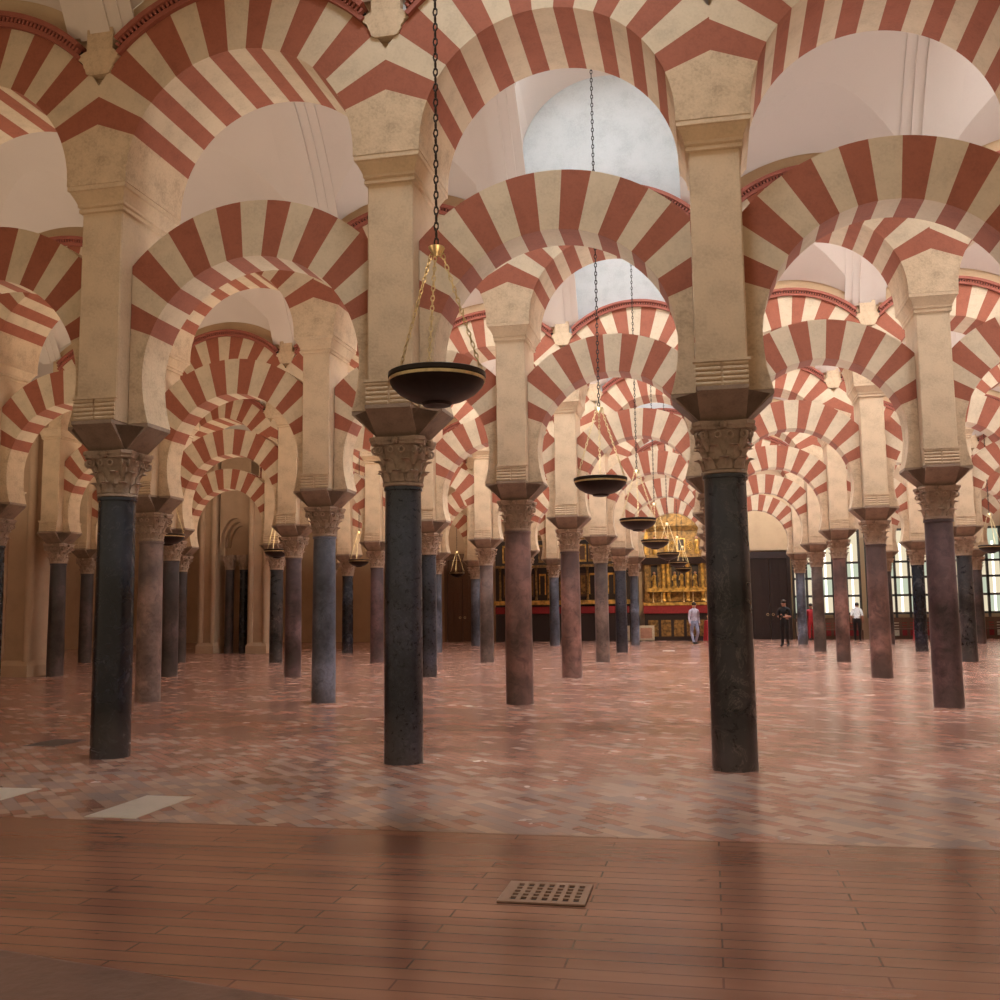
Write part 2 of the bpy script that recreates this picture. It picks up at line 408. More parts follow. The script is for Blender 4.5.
KIND = {(0,-2):'black',(0,-1):'speckled',(0,0):'veined',(0,-3):'dark',(0,1):'dark',
 (1,-4):'black',(1,-3):'pink',(1,-2):'bluegrey',(1,-1):'redbrown',(1,0):'brown',(1,1):'purple',(1,2):'brown',
 (2,-5):'dark',(2,-4):'dark',(2,-3):'purple',(2,-2):'speckled',(2,-1):'redbrown',(2,0):'brown',(2,1):'redbrown',
 (3,-6):'dark',(3,-5):'dark',(3,-4):'veined',(3,-3):'purple',(3,-2):'brown',(3,-1):'brown',(3,0):'brown',(3,1):'redbrown',(3,2):'veined',
 (4,-4):'black',(4,-3):'bluegrey',(4,-2):'dark',(4,-1):'speckled',(4,0):'brown',(4,1):'brown',(4,2):'black',
 (5,-6):'dark',(5,-5):'dark',(5,-4):'dark',(5,-3):'bluegrey',(5,-2):'bluegrey',(5,-1):'bluegrey',(5,0):'brown',(5,1):'bluegrey',(5,2):'dark',(5,3):'dark'}
FRONTLAB = {-2: 'black blue-sheened marble column, leftmost of the three tall front columns',
            -1: 'dark speckled marble column, middle of the three tall front columns',
            0: 'dark grey veined marble column, rightmost of the three tall front columns'}
shafts = {}
for (j, k), kind in KIND.items():
    r = RAD.get((j, k), .2); key = (round(r, 3), kind)
    if key not in shafts: shafts[key] = shaft_mesh(r, MARB[kind])
    lab = FRONTLAB.get(k) if j == 0 and k in FRONTLAB else f'{CNAME[kind]} marble column, {ROW[j]} row, {line_words(k)}'
    t = thing('column', (cx(j, k), cy(j), 0), lab, 'column', 'marble columns of the hall')
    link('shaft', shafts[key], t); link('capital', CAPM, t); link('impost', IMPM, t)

# ------------------------------------------------------------------ piers above the columns
def bevel_box(b, hx, hy, z0, z1, c, mat):
    ring = lambda z: [(hx-c,-hy,z),(hx,-hy+c,z),(hx,hy-c,z),(hx-c,hy,z),(-hx+c,hy,z),(-hx,hy-c,z),(-hx,-hy+c,z),(-hx+c,-hy,z)]
    o = len(b.v); b.rings([ring(z0), ring(z1)], mat); i = b.mi(mat)
    b.f.append(tuple(o+7-q for q in range(8))); b.m.append(i); b.f.append(tuple(o+8+q for q in range(8))); b.m.append(i)
b = MB(); bevel_box(b, .245, .45, 3.875, 5.985, .014, STONE); PIERM = b.mesh('body')
b = MB()
bevel_box(b, .248, .455, 3.628, 3.875, .01, STONE)
for s in (-1, 1):                                    # roll corbel, five rolls split by a groove
    for q in range(5):
        z = 3.655 + q*.048
        for a0, a1 in ((-.245, -.012), (.012, .245)):
            b.tube([(a0, s*(.475 + .012*(q-2)*0), z), (a1, s*.475, z)], .025, STONE, 10)
    b.box(-.25, .25, min(s*.45, s*.478), max(s*.45, s*.478), 3.630, 3.868, STONE)
    b.box(-.27, .27, min(s*.45, s*.505), max(s*.45, s*.505), 3.866, 3.895, STONE)
CORBM = b.mesh('roll_corbel', .5)
b = MB(); prof = [(.247,.452,5.975),(.272,.478,5.985),(.272,.478,6.02),(.260,.470,6.03),(.280,.495,6.045),(.280,.495,6.075),(.300,.52,6.12),(.335,.565,6.19),(.352,.585,6.20),(.352,.585,6.25)]
rg = [[(-x,-y,z),(x,-y,z),(x,y,z),(-x,y,z)] for x, y, z in prof]
b.rings(rg, STONE); b.f.append((0,3,2,1)); b.m.append(0); o = 4*(len(prof)-1); b.f.append((o,o+1,o+2,o+3)); b.m.append(0)
MOULDM = b.mesh('moulding')
for (j, k) in KIND:
    lab = f'tan stone pier above the column, {ROW[j]} row, {line_words(k)}'
    if j == 0 and k in FRONTLAB: lab = 'tall tan stone pier above the %s front column' % {-2: 'left', -1: 'middle', 0: 'right'}[k]
    t = thing('pier', (cx(j, k), cy(j), 0), lab, 'pier', 'stone piers between the arches')
    link('body', PIERM, t); link('roll_corbel', CORBM, t); link('moulding', MOULDM, t)

# ------------------------------------------------------------------ striped arches
HALF = SP/2
def arch_mesh(name, L, r, R, zc, zs, d, n, a0, soffit_step=0.0, seed=0):
    rnd = random.Random(seed); b = MB()
    w = [1 + rnd.uniform(-.09, .09) for _ in range(n)]; tot = sum(w); ang = [a0]
    for x in w: ang.append(ang[-1] + (PI-2*a0)*x/tot)
    ac = math.acos(min(1, L/R))
    def pts(th):
        c_, s_ = cos(th), sin(th); ro = R if abs(c_)*R <= L else L/abs(c_)
        return (r*c_, zc+r*s_), (ro*c_, zc+ro*s_)
    def strip(samples, mat):
        vs = []
        for (ix, iz), (ox, oz) in samples:
            vs += [(ix, -d, iz), (ox, -d, oz), (ox, d, oz), (ix, d, iz)]
        fs = []
        for i in range(len(samples)-1):
            a, c = 4*i, 4*i+4
            fs += [(a, a+1, c+1, c), (a+1, a+2, c+2, c+1), (a+2, a+3, c+3, c+2), (a+3, a, c, c+3)]
        fs += [(3, 2, 1, 0)]; e = 4*(len(samples)-1); fs += [(e, e+1, e+2, e+3)]
        b.add(vs, fs, mat)
    for i in range(n):
        t0, t1 = ang[i], ang[i+1]; ths = {t0 + (t1-t0)*q/3 for q in range(4)}
        for c in (ac, PI-ac):
            if t0 < c < t1: ths.add(c)
        strip([pts(t) for t in sorted(ths)], RED if i % 2 == 0 else CREAM)
    as_ = math.asin((zs-zc)/r)
    for sg in (1, -1):                              # plain haunches under the first voussoir
        sm = []
        for q in range(9):
            t = as_ + (a0-as_)*q/8; u = q/8
            sm.append(((sg*r*(cos(t) if t > 0 or zc > 5 else 1-(1-cos(t))*.68), zc+r*sin(t)), (sg*L, zs + (zc + L*math.tan(a0) - zs)*u)))
        if sg < 0: sm.reverse()
        strip(sm, BLOCK)
    return b
LOWER = [arch_mesh('horseshoe_arch', HALF-.253, 1.25, 1.88, 4.16, 3.627, .24, 15, math.radians(21), seed=s).mesh('horseshoe_arch') for s in (1, 2, 3)]
UPPER = [arch_mesh('voussoirs', HALF, 1.30, 1.98, 6.3, 6.252, .59, 15, math.radians(21), seed=s).mesh('voussoirs') for s in (4, 5, 6)]
def ring_strip(b, Ra, Rb, d, zc, L, mat, n=48):
    aa = math.acos(min(1, L/Rb))
    vs, fs = [], []
    for i in range(n+1):
        t = aa + (PI-2*aa)*i/n; c_, s_ = cos(t), sin(t); ra = Ra
        xi, zi = ra*c_, zc+ra*s_
        if abs(xi) > L: xi = math.copysign(L, xi)
        vs += [(xi,-d,zi),(Rb*c_,-d,zc+Rb*s_),(Rb*c_,d,zc+Rb*s_),(xi,d,zi)]
    for i in range(n):
        a, c = 4*i, 4*i+4
        fs += [(a,a+1,c+1,c),(a+1,a+2,c+2,c+1),(a+2,a+3,c+3,c+2),(a+3,a,c,c+3)]
    fs += [(3,2,1,0)]; e = 4*n; fs += [(e,e+1,e+2,e+3)]
    b.add(vs, fs, mat)
b = MB(); ML = HALF-.22
ring_strip(b, 1.981, 2.035, .64, 6.3, ML, PINKRED); ring_strip(b, 2.035, 2.085, .60, 6.3, ML, GAPSHADE); ring_strip(b, 2.085, 2.14, .68, 6.3, ML, PINKRED)
a_ = math.acos(ML/2.08)
nd = 58
for i in range(nd):
    t = a_ + (PI-2*a_)*(i+.5)/nd; dt = (PI-2*a_)/nd*.27
    for s in (-1, 1):
        vs = []
        for tt in (t-dt, t+dt):
            for rr in (2.033, 2.087):
                for y in (.595, .655): vs.append((rr*cos(tt), s*y, 6.3+rr*sin(tt)))
        b.add(vs, [(0,1,3,2),(4,6,7,5),(0,4,5,1),(2,3,7,6),(1,5,7,3),(0,2,6,4)], PINKRED)
DENT = b.mesh('dentil_moulding')
BAYS = {0: range(-3, 1), 1: range(-4, 2), 2: range(-5, 2), 3: range(-7, 3), 4: range(-5, 3), 5: range(-6, 4)}
STRIP = -1
for j, rng in BAYS.items():
    for k in rng:
        xa, xb = cx(j, k), cx(j, k+1); mid, sx = (xa+xb)/2, (xb-xa)/SP
        lab = f'lower striped horseshoe arch, {ROW[j]} row, {bay_words(k)}'
        o = tag(link('horseshoe_arch', LOWER[(k*2+j) % 3], None, (mid, cy(j), 0)), lab, 'arch', 'lower red and cream arches')
        o.scale.x = sx
        t = thing('round_arch', (mid, cy(j), 0), f'upper striped round arch, {ROW[j]} row, {bay_words(k)}', 'arch', 'upper red and cream arches')
        t.scale.x = sx
        link('voussoirs', UPPER[(k+j*2) % 3], t); link('dentil_moulding', DENT, t)

# ------------------------------------------------------------------ walls over the arches and vaults
HN = NV/2 - .55
def zb(y, H): return 8.0 + H*max(0, 1 - (abs(y)/(HN+.02))**2.0)
def zl(dx, t, high):
    if high: return (8.95 + sqrt(1.40**2 - dx*dx) if abs(dx) < 1.40 else 8.0) + .45*t
    return 6.3 + sqrt(max(0, 2.35**2 - dx*dx)) + .8*t
HB = {False: 2.4, True: 3.4}
OPEN = (.85, 1.15)
def vault_mesh(high, opening):
    b = MB(); H = HB[high]; nx, ny = 40, 12
    cols = []
    for i in range(nx+1):
        dx = -HALF + SP*i/nx; rowp = []
        ts, prev = 0.0, None
        for q in range(401):                        # groin: where barrel overtakes the lunette
            t = HN*q/400
            if zb(HN-t, H) > zl(dx, t, high) and t > 0:
                if q > 0: ts = t; break
        else: ts = HN
        tt = [ts*q/ny for q in range(ny+1)] + [ts + (HN-ts)*q/ny for q in range(1, ny+1)]
        half = [(HN-t, max(zb(HN-t, H), zl(dx, t, high))) for t in tt]
        cols.append([(dx, -y, z) for y, z in half] + [(dx, y, z) for y, z in reversed(half[:-1])])
    n = len(cols[0]); vs = [p for c in cols for p in c]; fs = []
    for i in range(nx):
        for q in range(n-1):
            f = (i*n+q, i*n+q+1, (i+1)*n+q+1, (i+1)*n+q)
            m = sum((Vector(vs[a]) for a in f), Vector())/4
            if opening and abs(m.x) < OPEN[0] and abs(m.y) < OPEN[1]: continue
            fs.append(f)
    b.add(vs, fs, WHITE)
    if opening:                                     # shaft of the skylight
        zt = 8 + H + .55; ox, oy = OPEN[0]+.06, OPEN[1]+.12; z0 = 8+H-.35
        c4 = [(-ox,-oy),(ox,-oy),(ox,oy),(-ox,oy)]
        b.rings([[(x, y, z0) for x, y in c4], [(x, y, zt) for x, y in c4]], WHITE)
    return b.mesh('ceiling', .12)
VAULT = {(h, o): vault_mesh(h, o) for h, o in ((False, False), (False, True), (True, True))}
SKYW = emit('daylight_glass', (.84, .92, 1.0), 38.0)
ADDSKY = emit('dim_added_skylight', (.95, .97, 1.0), 29.0)
def pane_mesh(high, mat):
    b = MB(); z = 8 + HB[high] + .5
    b.box(-OPEN[0], OPEN[0], -OPEN[1], OPEN[1], z, z+.03, mat)
    return b.mesh('window')
PANES = {(True, 1): pane_mesh(True, SKYW), (False, 1): pane_mesh(False, ADDSKY)}
DIM = set()  # bays with unseen dim skylights, added to brighten floor and arches
for j in range(0, 6):
    for k in (0, 1, 2): DIM.add((j, k))
    DIM.discard((0, 0))
DIM |= {(1, -2), (2, -2), (3, -2), (4, -2), (2, -3), (3, -4)}
nwin = 0
for j in range(-1, 6):
    yc = cy(j) + NV/2
    for k in range(-9, 4):
        high = k == STRIP; op = high or (j, k) in DIM
        struct(link('ceiling', VAULT[(high, op)], None, (X0 + (k+.5)*SP, yc, 0)))
        if op:
            nwin += 1
            struct(link('window_%d' % nwin, PANES[(high, 1)], None, (X0 + (k+.5)*SP, yc, 0)))  # central strip panes, plus the added dim ones
# transverse bands
def band_mesh(step):
    b = MB()
    for hw, dep in ((.42, .03), (.27, .07), (.12, .12)):
        ys = [-HN + 2*HN*q/40 for q in range(41)]
        b.rings([[(-hw, y, zb(y, 2.4)+.02), (-hw, y, zb(y, 2.4)-dep), (hw, y, zb(y, 2.4)-dep), (hw, y, zb(y, 2.4)+.02)] for y in ys], WHITE)
    if step:
        ys = [-HN + 2*HN*q/40 for q in range(41)]
        b.rings([[(-.05, y, zb(y, 2.4)), (.05, y, zb(y, 2.4)), (.05, y, zb(y, 3.4)+.1), (-.05, y, zb(y, 3.4)+.1)] for y in ys], WHITE)
    return b.mesh('trim', .4)
BAND = {s: band_mesh(s) for s in (False, True)}
nt_ = 0
for j in range(-1, 6):
    for k in range(-8, 4):
        nt_ += 1
        struct(link('trim_%d' % nt_, BAND[k in (-1, 0)], None, (X0 + k*SP, cy(j) + NV/2, 0)))
# wall above each row of arches, pilasters over the piers
for j in range(0, 6):
    b = MB(); rng = BAYS[j]; dz = .50
    for k in rng:
        xm = X0 + (k+.5)*SP; high = k == STRIP
        if k in rng: xm = (cx(j, k)+cx(j, k+1))/2
        n = 28; vs = []; hs = HALF*((cx(j,k+1)-cx(j,k))/SP if k in rng else 1)
        for i in range(n+1):
            u = -1 + 2*i/n; dx = u*HALF
            z0 = (6.3 + sqrt(max(0, 1.97**2 - dx*dx))) if k in rng else 3.0
            z1 = 10.6 if high else zl(dx, 0, False) + .05
            x = xm + u*hs
            vs += [(x,-dz,z0),(x,-dz,z1),(x,dz,z1),(x,dz,z0)]
        fs = []
        for i in range(n):
            a, c = 4*i, 4*i+4
            fs += [(a,c,c+1,a+1),(a+1,c+1,c+2,a+2),(a+2,c+2,c+3,a+3),(a+3,c+3,c,a)]
        fs += [(0,1,2,3)]; e = 4*n; fs += [(e+3,e+2,e+1,e)]
        b.add([(x, y+cy(j), z) for x, y, z in vs], fs, GREYW if high else TAN)
    struct(b.build('wall_%s' % ['front', 'second', 'third', 'fourth', 'fifth', 'sixth'][j]))
b = MB()
for s in (-1, 1):
    y0, y1 = min(s*.49, s*.602), max(s*.49, s*.602)
    b.box(-.16, .16, y0, y1, 7.74, 9.3, BLOCK)
    g0, g1 = (y0-.012, y1) if s < 0 else (y0, y1+.012)
    prev = (.11, 7.51)
    for hw, z in ((.15, 7.53), (.18, 7.60), (.21, 7.67), (.25, 7.70), (.24, 7.76), (.18, 7.79)):
        b.frus((-prev[0], prev[0]*.9, g0, g1, prev[1]), (-hw*.96, hw, g0, g1, z), BLOCK); prev = (hw, z)
PIL = b.mesh('trim')
for j in range(0, 6):
    for k in range(BAYS[j].start+1, BAYS[j].stop):
        nt_ += 1
        struct(link('trim_%d' % nt_, PIL, None, (cx(j, k), cy(j), 0)))

# ------------------------------------------------------------------ floor, outer walls
YB = 7.03
b = MB(); b.box(-28, 14.5, YB, BACK+.6, -.12, 0, FLOOR); struct(b.build('floor'))
b = MB(); b.box(-28, 14.5, -3, YB-.012, -.12, 0, PLANKS); struct(b.build('floor'))
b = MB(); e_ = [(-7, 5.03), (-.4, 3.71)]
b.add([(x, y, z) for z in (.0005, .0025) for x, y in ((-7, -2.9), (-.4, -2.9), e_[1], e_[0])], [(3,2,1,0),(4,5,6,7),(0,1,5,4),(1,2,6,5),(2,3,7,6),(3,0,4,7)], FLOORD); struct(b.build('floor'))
b = MB(); b.box(-28.4, -28, 4, BACK+.6, -.12, 8.6, WALLM); struct(b.build('wall_left'))
b = MB(); b.box(14.5, 14.9, 4, BACK+.6, -.12, 8.6, WALLM); struct(b.build('wall_right'))
b = MB(); b.box(-28, 14.5, BACK+.25, BACK+.6, 0, 11, WALLM); struct(b.build('wall_back'))

# ------------------------------------------------------------------ floor inlays
def slab(name, x0, x1, y0, y1, mat, label, cat, th=.006, skew=0):
    b = MB(); b.add([(x0,y0,.0005),(x1,y0,.0005),(x1+skew,y1,.0005),(x0+skew,y1,.0005),(x0,y0,th),(x1,y0,th),(x1+skew,y1,th),(x0+skew,y1,th)],
                    [(3,2,1,0),(4,5,6,7),(0,1,5,4),(1,2,6,5),(2,3,7,6),(3,0,4,7)], mat)
    return tag(b.build(name), label, cat)
slab('floor_slab', -4.76, -4.33, 7.10, 7.98, SLAB, 'pale marble slab set in the brick floor left of centre foreground', 'slab')
slab('floor_slab', -6.35, -5.90, 7.55, 8.15, SLAB, 'pale slab cut by the left edge of the photo', 'slab')
slab('floor_plate', -8.05, -7.62, 10.75, 11.35, PLATE, 'dark slate plate in the floor beside the left front column', 'plate')
slab('floor_slab', -1.72, -1.30, 36.1, 36.7, SLAB, 'small white slab in the distant floor before the gilded altar', 'slab')
# pierced clay grate
t = thing('floor_grate', (-.93, 5.60, 0), 'square clay floor grate with rows of slots in the foreground planks', 'grate')
b = MB(); GX, GY = .235, .20
b.box(-GX, GX, -GY, GY, .0005, .004, GAPSHADE); b.build('slot_shade', t)  # flat dark sheet painting the shade seen through the slots
b = MB(); ncol, nrow = 7, 5
xs = [-GX]
for i in range(ncol):
    c = -GX + .075 + i*(2*GX-.13)/(ncol-1); xs += [c-.016, c+.016]
xs.append(GX)
for i in range(0, len(xs), 2): b.box(xs[i], xs[i+1], -GY, GY, .004, .012, GRATE)
for i in range(1, len(xs)-1, 2):
    b.box(xs[i], xs[i+1], -GY, -GY+.045, .004, .012, GRATE); b.box(xs[i], xs[i+1], GY-.045, GY, .004, .012, GRATE)
    for q in range(1, nrow-1+1):
        yy = -GY+.045 + (2*GY-.09)*q/nrow
        b.box(xs[i], xs[i+1], yy-.012, yy+.012, .004, .012, GRATE)
b.build('slotted_cover', t)

# ------------------------------------------------------------------ hanging lamps
b = MB()
prof = [(0.0001,-.155),(.05,-.155),(.10,-.145),(.115,-.125),(.20,-.10),(.28,-.055),(.33,-.005),(.345,.03),(.338,.03),(.32,-.002),(.27,-.05),(.19,-.09),(.0001,-.11)]
b.lathe(prof, 36, BOWL, caps=False); BOWLM = b.mesh('bowl', .5)
b = MB(); b.lathe([(.340,.030),(.352,.030),(.352,.052),(.340,.052),(.340,.030)], 36, BRASS, caps=False)
RIMM = b.mesh('rim_band', .5)
b = MB(); b.lathe([(.345,.054),(.357,.062),(.357,.092),(.345,.098),(.338,.092),(.338,.056),(.345,.054)], 36, IRON, caps=False)
RIM2 = b.mesh('upper_ring', .5)
b = MB()
for q in range(14):
    a = 2*PI*q/14 + .1
    b.lathe([(.012,.04),(.022,.06),(.026,.10),(.02,.10),(.012,.05)], 8, BRASS, (.30*cos(a), .30*sin(a), 0), False)
CUPS = b.mesh('oil_cups', .5)
b = MB(); b.lathe([(.001,.98),(.02,.98),(.03,1.0),(.055,1.035),(.06,1.05),(.05,1.05),(.012,1.03),(.012,1.06),(.001,1.06)], 14, BRASS, caps=False)
b.tube([(.06,0,1.04),(.03,0,.97)], .008, BRASS, 5)
HUB = b.mesh('hub', .5)
def links(b, p0, p1, step, R, r, mat, n=8, m=4):
    p0, p1 = Vector(p0), Vector(p1); d = p1-p0; L = d.length; cnt = max(1, int(L/step)); q = d.to_track_quat('Z', 'Y')
    for i in range(cnt):
        o = len(b.v); b.torus((0, 0, 0), R, r, mat, 'x' if i % 2 else 'y', n, m, 1.9)
        c = p0 + d*((i+.5)/cnt)
        for a in range(o, len(b.v)): b.v[a] = tuple(q @ Vector(b.v[a]) + c)
ARMS = []
for q in range(3):
    a = [PI*.93, PI*1.5+.1, PI*.10][q]; b = MB()
    links(b, (.335*cos(a), .335*sin(a), .09), (.045*cos(a), .045*sin(a), 1.0), .042, .013, .0045, BRASS)
    ARMS.append(b.mesh('chain_arm'))
CH = {}
for top in (10.2, 11.2):
    b = MB(); links(b, (0, 0, 1.06), (0, 0, top-3.2), .060, .016, .006, IRON, 7, 4); CH[top] = b.mesh('suspension_chain')
LAMPS = [(-1.90, 6.95, 'large dark bowl lamp on three chains hanging before the middle front column', 11.2),
 (-1.38, 13.25, 'second bowl lamp of the central row, hanging just right of centre', 11.2),
 (-1.33, 19.6, 'third bowl lamp of the central row leading to the gilded altar', 11.2),
 (-1.34, 26.0, 'fourth bowl lamp of the central row leading to the gilded altar', 11.2),
 (-1.27, 32.3, 'fifth bowl lamp of the central row leading to the gilded altar', 11.2),
 (-1.16, 38.7, 'sixth bowl lamp of the central row leading to the gilded altar', 11.2),
 (-1.14, 45.0, 'farthest small bowl lamp right before the gilded altar', 11.2),
 (-11.58, 20.0, 'bowl lamp partly hidden behind the pinkish column at the left', 10.2),
 (-11.73, 26.0, 'small bowl lamp hanging left of the blue-grey second-row column', 10.2),
 (-11.60, 32.3, 'small bowl lamp hanging just left of the middle front column', 10.2),
 (-11.40, 45.0, 'small distant bowl lamp just right of the middle front column', 10.2),
 (8.25, 32.3, 'small bowl lamp before the bright windows at the right edge', 10.2)]
for i, (x, y, lab, top) in enumerate(LAMPS):
    t = thing('hanging_lamp', (x, y, 3.17), lab, 'lamp', 'bowl lamps on chains', rz=0)
    link('bowl', BOWLM, t); link('rim_band', RIMM, t); link('upper_ring', RIM2, t); link('oil_cups', CUPS, t); link('hub', HUB, t)
    for a in ARMS: link('chain_arm', a, t)
    link('suspension_chain', CH[top], t)

# ------------------------------------------------------------------ gilded altarpiece
def altarpiece():
    t = thing('altarpiece', (-1.5, BACK, 0), 'gilded altarpiece with statues and a red frontal in the far centre', 'altarpiece')
    b = MB(); b.box(-1.55, 1.6, -.05, .22, 0, 1.8, DWOOD); b.box(-1.55, 1.6, -.05, .22, 1.8, 5.3, DGOLD)
    vs = [(1.6*cos(PI*q/16)+.02, y, 5.3 + .75*sin(PI*q/16)) for y in (-.05, .22) for q in range(17)]
    b.add(vs, [tuple(range(17)), tuple(range(33, 16, -1))] + [(q, q+17, q+18, q+1) for q in range(16)], DGOLD); b.build('backing', t)
    b = MB(); b.box(-1.5, 1.55, -.62, -.05, 0, 1.25, DWOOD)
    for q in range(5): b.box(-1.35+q*.58, -.9+q*.58, -.64, -.62, .2, .95, DGOLD)
    b.build('altar_table', t)
    b = MB(); b.box(-1.55, 1.6, -.68, -.05, 1.25, 1.62, CLOTHRED); b.build('red_frontal', t)
    b = MB(); b.box(-1.55, 1.6, -.70, -.04, 1.62, 1.76, GOLD); b.box(-1.40, 1.5, -.35, -.05, 2.25, 2.42, GOLD); b.build('gilded_ledge', t)
    b = MB(); b.frus((-1.6, 1.65, -.35, -.05, 3.55), (-1.68, 1.73, -.5, -.05, 3.85), DWOOD); b.box(-1.68, 1.73, -.5, -.05, 3.85, 3.98, DGOLD); b.build('dark_cornice', t)
    b = MB(); b.frus((-1.5, 1.55, -.2, -.05, 5.1), (-1.6, 1.65, -.38, -.05, 5.32), DGOLD); b.build('upper_cornice', t)
    for x in (-.62, -.40, .50, 1.18):
        b = MB(); b.lathe([(.10,1.8),(.11,1.86),(.08,1.9),(.075,2.3),(.095,2.5),(.085,3.2),(.075,3.35),(.11,3.45),(.12,3.55)], 12, GOLD, (x, -.22, 0))
        b.build('gilded_column', t, .6)
    for x in (-1.05, -.1, .22, .84):
        b = MB(); b.box(x-.15, x+.15, -.09, -.05, 2.45, 3.5, DWOOD); b.box(x-.12, x+.12, -.2, -.06, 2.42, 2.5, GOLD); b.build('niche', t)
        b = MB(); b.lathe([(.09,2.5),(.10,2.62),(.07,2.85),(.10,3.0),(.05,3.06)], 8, GOLD, (x, -.15, 0)); b.sphere((x, -.15, 3.13), .065, SKIN, 8)
        b.tube([(x-.09,-.15,2.97),(x-.11,-.2,2.8),(x-.02,-.25,2.78)], .03, GOLD, 5); b.build('statue', t, .7)
    for x in (-.98, -.45, .95):
        b = MB(); b.lathe([(.10,4.0),(.12,4.12),(.08,4.4),(.11,4.6),(.05,4.68)], 8, GOLD, (x, -.18, 0)); b.sphere((x, -.18, 4.76), .075, SKIN, 8)
        b.build('statue', t, .7)
    for x in (-1.38, 1.36):
        b = MB(); b.box(x-.10, x+.10, -.22, -.05, 1.8, 3.5, DGOLD); b.box(x-.09, x+.09, -.2, -.05, 4.0, 5.1, GOLD); b.build('pilaster', t)
    b = MB(); b.box(.02, .42, -.12, -.05, 4.12, 4.75, GOLD); b.box(.07, .37, -.13, -.12, 4.17, 4.70, DWOOD); b.build('framed_picture', t)
    for x in (-.2, .62):
        b = MB()
        for q in range(6):
            a = q*PI/3; b.torus((x+.09*cos(a), -.12, 4.4+.16*sin(a)), .05, .02, GOLD, 'y', 8, 5)
        b.build('scrollwork', t, .7)
    for x in (-1.1, -.72, .3, .72, 1.3):
        b = MB(); b.lathe([(.05,1.77),(.02,1.82),(.018,2.05),(.03,2.08),(.012,2.1),(.012,2.22)], 8, BRASS, (x, -.5, 0)); b.build('candlestick', t, .7)
altarpiece()
for q, w_ in ((-1, 'left'), (1, 'right')):
    b = MB(); x = -1.5 + q*1.93; b.box(x-.12, x+.12, BACK-.25, BACK+.24, .18, 5.2, DWOOD); b.box(x-.16, x+.16, BACK-.3, BACK+.24, 0, .18, DWOOD); b.box(x-.16, x+.16, BACK-.3, BACK+.24, 5.2, 5.36, DGOLD)
    tag(b.build('altar_post'), 'tall dark wooden post at the %s side of the gilded altarpiece' % w_, 'post')

# ------------------------------------------------------------------ dark double door
def wood_door(name, x0, x1, z1, mat, trimmat):
    t = bpy.data.objects.new(name, None); COL.objects.link(t); t.location = ((x0+x1)/2, BACK, 0); struct(t); w = (x1-x0)/2
    b = MB(); b.box(-w, -w+.14, -.14, .24, 0, z1, trimmat); b.box(w-.14, w, -.14, .24, 0, z1, trimmat); b.box(-w, w, -.16, .24, z1, z1+.3, trimmat); b.build('door_frame', t)
    for s in (-1, 1):
        b = MB(); a0, a1 = (-w+.14, -.01) if s < 0 else (.01, w-.14)
        b.box(a0, a1, -.04, .06, .01, z1-.01, mat); g = (a1-a0)
        for q in range(5):
            for c in range(2):
                xx = a0 + .08 + c*(g-.08)/2; zz = .15 + q*(z1-.2)/5
                b.frus((xx, xx+(g-.24)/2, -.045, -.04, zz), (xx, xx+(g-.24)/2, -.045, -.04, zz+(z1-.2)/5-.1), mat)
                b.box(xx+.03, xx+(g-.24)/2-.03, -.07, -.045, zz+.03, zz+(z1-.2)/5-.13, mat)
        lf = b.build('door_leaf', t)
        b = MB(); b.torus((s*.12, -.09, 1.15), .05, .012, BRASS, 'y', 10, 5); b.build('ring_handle', lf)
wood_door('door_1', 1.72, 3.62, 3.72, DWOOD, DWOOD)
wood_door('door_2', -12.75, -10.95, 3.95, BWOOD, BWOOD)
b = MB(); b.box(.5, 3.7, BACK+.02, BACK+.24, 4.1, 6.9, TAN); struct(b.build('trim_500'))

# ------------------------------------------------------------------ carved wooden chapel screens, left of altar
for (x0, x1, lab) in ((-6.4, -3.66, 'dark carved wooden altar with gilt shelves just left of the gilded altarpiece'),
                      (-10.2, -6.75, 'dark carved wooden altar with gilt shelves, farther left of the gilded altarpiece')):
    t = thing('carved_altar', ((x0+x1)/2, BACK, 0), lab, 'altar', 'carved wooden altars in the far wall'); w = (x1-x0)/2
    b = MB(); b.box(-w, w, 0, .2, 0, 5.0, DWOOD); b.build('backing', t)
    b = MB(); b.box(-w+.1, w-.1, -.55, 0, 0, 1.25, DWOOD); b.build('altar_table', t)
    b = MB(); b.box(-w+.1, w-.1, -.6, -.0, 1.3, 1.62, CLOTHRED); b.build('cloth', t)
    b = MB(); b.box(-w+.05, w-.05, -.62, .0, 1.72, 1.92, GOLD); b.box(-w+.05, w-.05, -.25, 0, 3.5, 3.62, DGOLD); b.box(-w, w, -.3, 0, 4.8, 5.05, DGOLD); b.build('gilt_shelf', t)
    for q in range(6):
        x = -w+.25 + q*(2*w-.5)/5
        b = MB(); b.lathe([(.07,1.95),(.05,2.1),(.06,2.6),(.05,3.3),(.08,3.48)], 10, DGOLD, (x, -.13, 0)); b.build('turned_post', t, .6)
    for q in range(5):
        x = -w+.25 + (q+.5)*(2*w-.5)/5
        b = MB(); b.box(x-.16, x+.16, -.06, 0, 2.1+.1*(q % 2), 3.2, GOLD if q % 2 else BWOOD); b.box(x-.11, x+.11, -.07, -.06, 2.2, 3.1, DWOOD if q % 2 else DGOLD); b.build('painted_panel', t)
        b = MB(); b.box(x-.18, x+.18, -.06, 0, 3.75, 4.6, DGOLD if q % 2 else GOLD); b.box(x-.12, x+.12, -.07, -.06, 3.85, 4.5, BWOOD); b.build('painted_panel', t)

